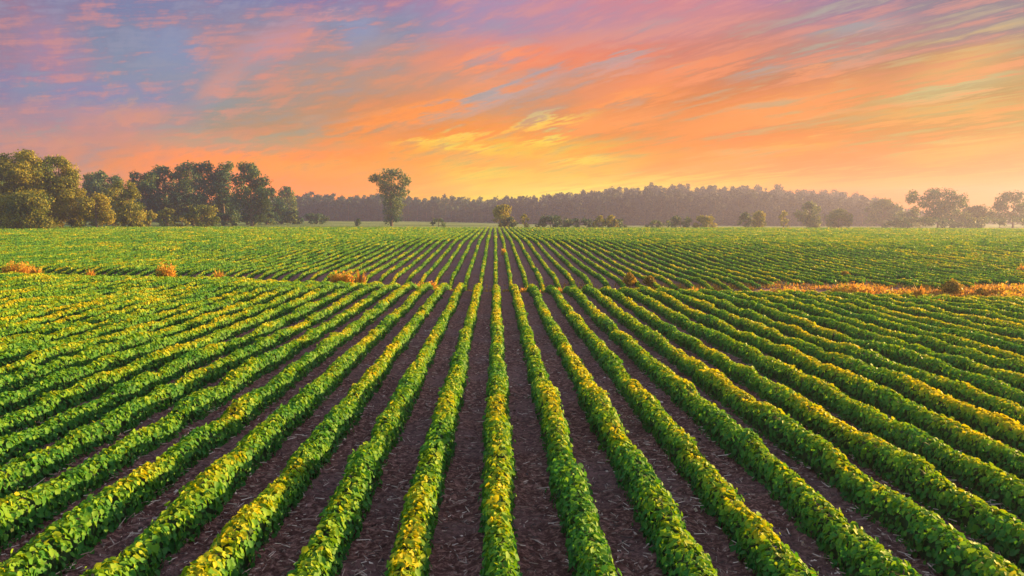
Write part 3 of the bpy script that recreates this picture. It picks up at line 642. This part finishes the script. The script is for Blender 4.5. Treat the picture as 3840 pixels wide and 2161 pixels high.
def weed(label, px, s0, wpx, hpx, n=130):
    x, y = swale_at(px, s0); z = float(terrain(x, y)); w = wpx/F0*y/2; h = 1.75*hpx/F0*y + 0.12; n = int(n*2.4)
    root = empty('dry_weed', (x, y, z), label, 'dry weed', GW)
    mb = MB(); tp, t = blades(mb, n, (w, w*0.7), h, 0, 0.25, 0.03, (x, y, z - 0.02), 0.55, 0.3)
    mb.build('stalks', [M_DRY], root)
    sh = MB(); k = len(tp); pp = np.repeat(tp, 2, 0) + rng.standard_normal((k*2, 3))*[0.05, 0.05, 0.07] - [0, 0, 0.05]
    sh.leaves(pp, rng.standard_normal((k*2, 3)), rng.standard_normal((k*2, 3))*0.6 + [0, 0, 1], 0.08 + 0.07*rng.random(k*2), np.clip(np.repeat(t, 2) + 0.2, 0, 1))
    if n > 430: sh.build('seed_heads', [M_DRY], root)
weed('wide orange dry weed clump nearest the left edge, on the crest', 38, 0.6, 60, 30, 200)
weed('small orange weed clump just right of the wide one at the left edge', 84, 0.6, 26, 28, 110)
weed('faint small reddish weed between the leftmost clumps and the bright orange one', 222, 0.6, 18, 22, 70)
weed('bright orange upright weed clump on the crest at left', 414, 0.8, 32, 34, 190)
weed('pale orange weed clump right of the bright upright one', 548, 0.8, 32, 26, 120)
weed('low yellowish weed clump left of the wide red-orange stand', 606, 0.8, 36, 16, 110)
weed('left half of the wide red-orange weed stand left of the middle rows', 858, 1.2, 50, 30, 190)
weed('thin upright red-orange weed at the right end of the wide stand', 905, 1.2, 22, 34, 80)
weed('low red-orange dry weed strip just left of the middle rows', 1070, 2.0, 75, 15, 200)
weed('low red-brown dry weeds between rows just right of the middle', 1330, 2.2, 60, 14, 160)
weed('low red-brown dry weeds right of those beside the middle rows', 1410, 2.4, 60, 13, 160)
weed('small pale orange weed clump right of the golden bushes', 1668, 2.6, 30, 14, 100)
weed('low bright orange weed mat between golden bushes and the long strip', 1755, 3.2, 60, 13, 180)
weed('orange dry weed mat at the left end of the long right-hand strip', 1990, 3.8, 90, 14, 240)
weed('bright orange dry weed mat in the middle of the long right-hand strip', 2150, 4.0, 100, 20, 300)
weed('orange dry weed mat left of the dark gold bush', 2270, 3.2, 90, 16, 240)
weed('small orange weed clump standing alone among the right-hand rows', 2318, -0.4, 24, 26, 120)
weed('large orange dry weed patch cut by the right edge', 2550, 4.2, 120, 22, 300)
weed('pinkish orange weed patch at the right edge, nearer the camera', 2555, 2.2, 110, 15, 260)
weed('small orange dry weed between the middle rows far up the field', 1266, 27, 9, 12, 60)
weed('lone tiny orange weed in the right part of the far field', 2700-120, 18, 30, 14, 60)
GB = 'golden bushes in the swale'
def bush(label, px, s0, wpx, hpx, tint=0.5):
    x, y = swale_at(px, s0); z = float(terrain(x, y)); w = wpx/F0*y/2; h = hpx/F0*y
    root = empty('golden_bush', (x, y, z), label, 'bush', GB)
    st = MB(); tp, t = blades(st, 40, (w*0.35, w*0.35), h*0.9, 0, 0.9, 0.016, (x, y, z - 0.02), 0.1); st.build('stems', [M_GOLD], root)
    C = [(x + w*0.55*math.cos(k*2.4)*(k/11)**.5, y + w*0.5*math.sin(k*2.4)*(k/11)**.5, z + h*(0.78 - 0.5*k/11)) for k in range(11)]
    fo = MB(); crown_lobes(fo, np.array(C), np.full(11, w*0.42), 0.10, 0.9, tint); fo.build('foliage', [M_GOLD], root)
bush('round golden bush right of the middle rows in the swale', 1586, 6.0, 42, 32, 0.55)
bush('smaller yellow-green bush right of the round golden bush', 1636, 6.0, 36, 26, 0.25)
bush('large dark gold bush near the right edge among orange weeds', 2402, 5.4, 66, 30, 0.3)
bush('small dark gold bush right of the large one near the right edge', 2478, 5.2, 38, 15, 0.3)
bush('tiny lone yellow bush in the right part of the far field', 2131, 13, 28, 16, 0.4)
# dry grass carpet along the swale
mb = MB(); n = 150000
t = rng.random(n); x = -34 + 72*t; off = np.interp(x, [-34, 0, 12, 38], [0.9, 1.1, 2.6, 5.2])*rng.standard_normal(n)*0.75 + np.interp(x, [-34, 0, 12, 38], [1.5, 2.4, 3.2, 5.0])
y = (SW + off - 0.305*x)/0.952
keep = vnoise(x/2.2, y/2.0, 71)*1.1 + vnoise(x/0.6, y/0.6, 72)*0.7 + np.interp(x, [-34, 0, 10, 38], [0.10, 0.05, 0.26, 0.52]) > 0.08
x, y = x[keep], y[keep]
blades(mb, len(x), (0.05, 0.05), 0.25, 0, 0.6, 0.019, np.stack([x, y, terrain(x, y) - 0.02], -1), 0.5)
tag(mb.build('dry_grass', [M_DRY]), 'thin orange dry grass along the swale across the field', 'dry grass', None, 'stuff')

# ------------------------------------------------------------------ haze
m, gg, out = mat('morning_haze')
pv = gg.n('ShaderNodeVolumePrincipled'); pv.inputs['Color'].default_value = (0.35, 0.36, 0.60, 1)
pv.inputs['Density'].default_value = 0.0008; pv.inputs['Anisotropy'].default_value = 0.5
gg.put(out.inputs['Volume'], pv.outputs[0])
x0, x1, y0, y1, z0, z1 = -640, 640, -130, 735, -4.0, 34.0
v = [(a, b, c) for c in (z0, z1) for b in (y0, y1) for a in (x0, x1)]
hz = new_mesh('haze', v, [(0, 2, 3, 1), (4, 5, 7, 6), (0, 1, 5, 4), (2, 6, 7, 3), (0, 4, 6, 2), (1, 3, 7, 5)], None, [m])
hz['kind'] = 'stuff'; hz['label'] = 'thin pale morning haze over the field and woods'
S.cycles.volume_bounces = 0; S.cycles.max_bounces = 6; S.cycles.diffuse_bounces = 3; S.cycles.use_denoising = True
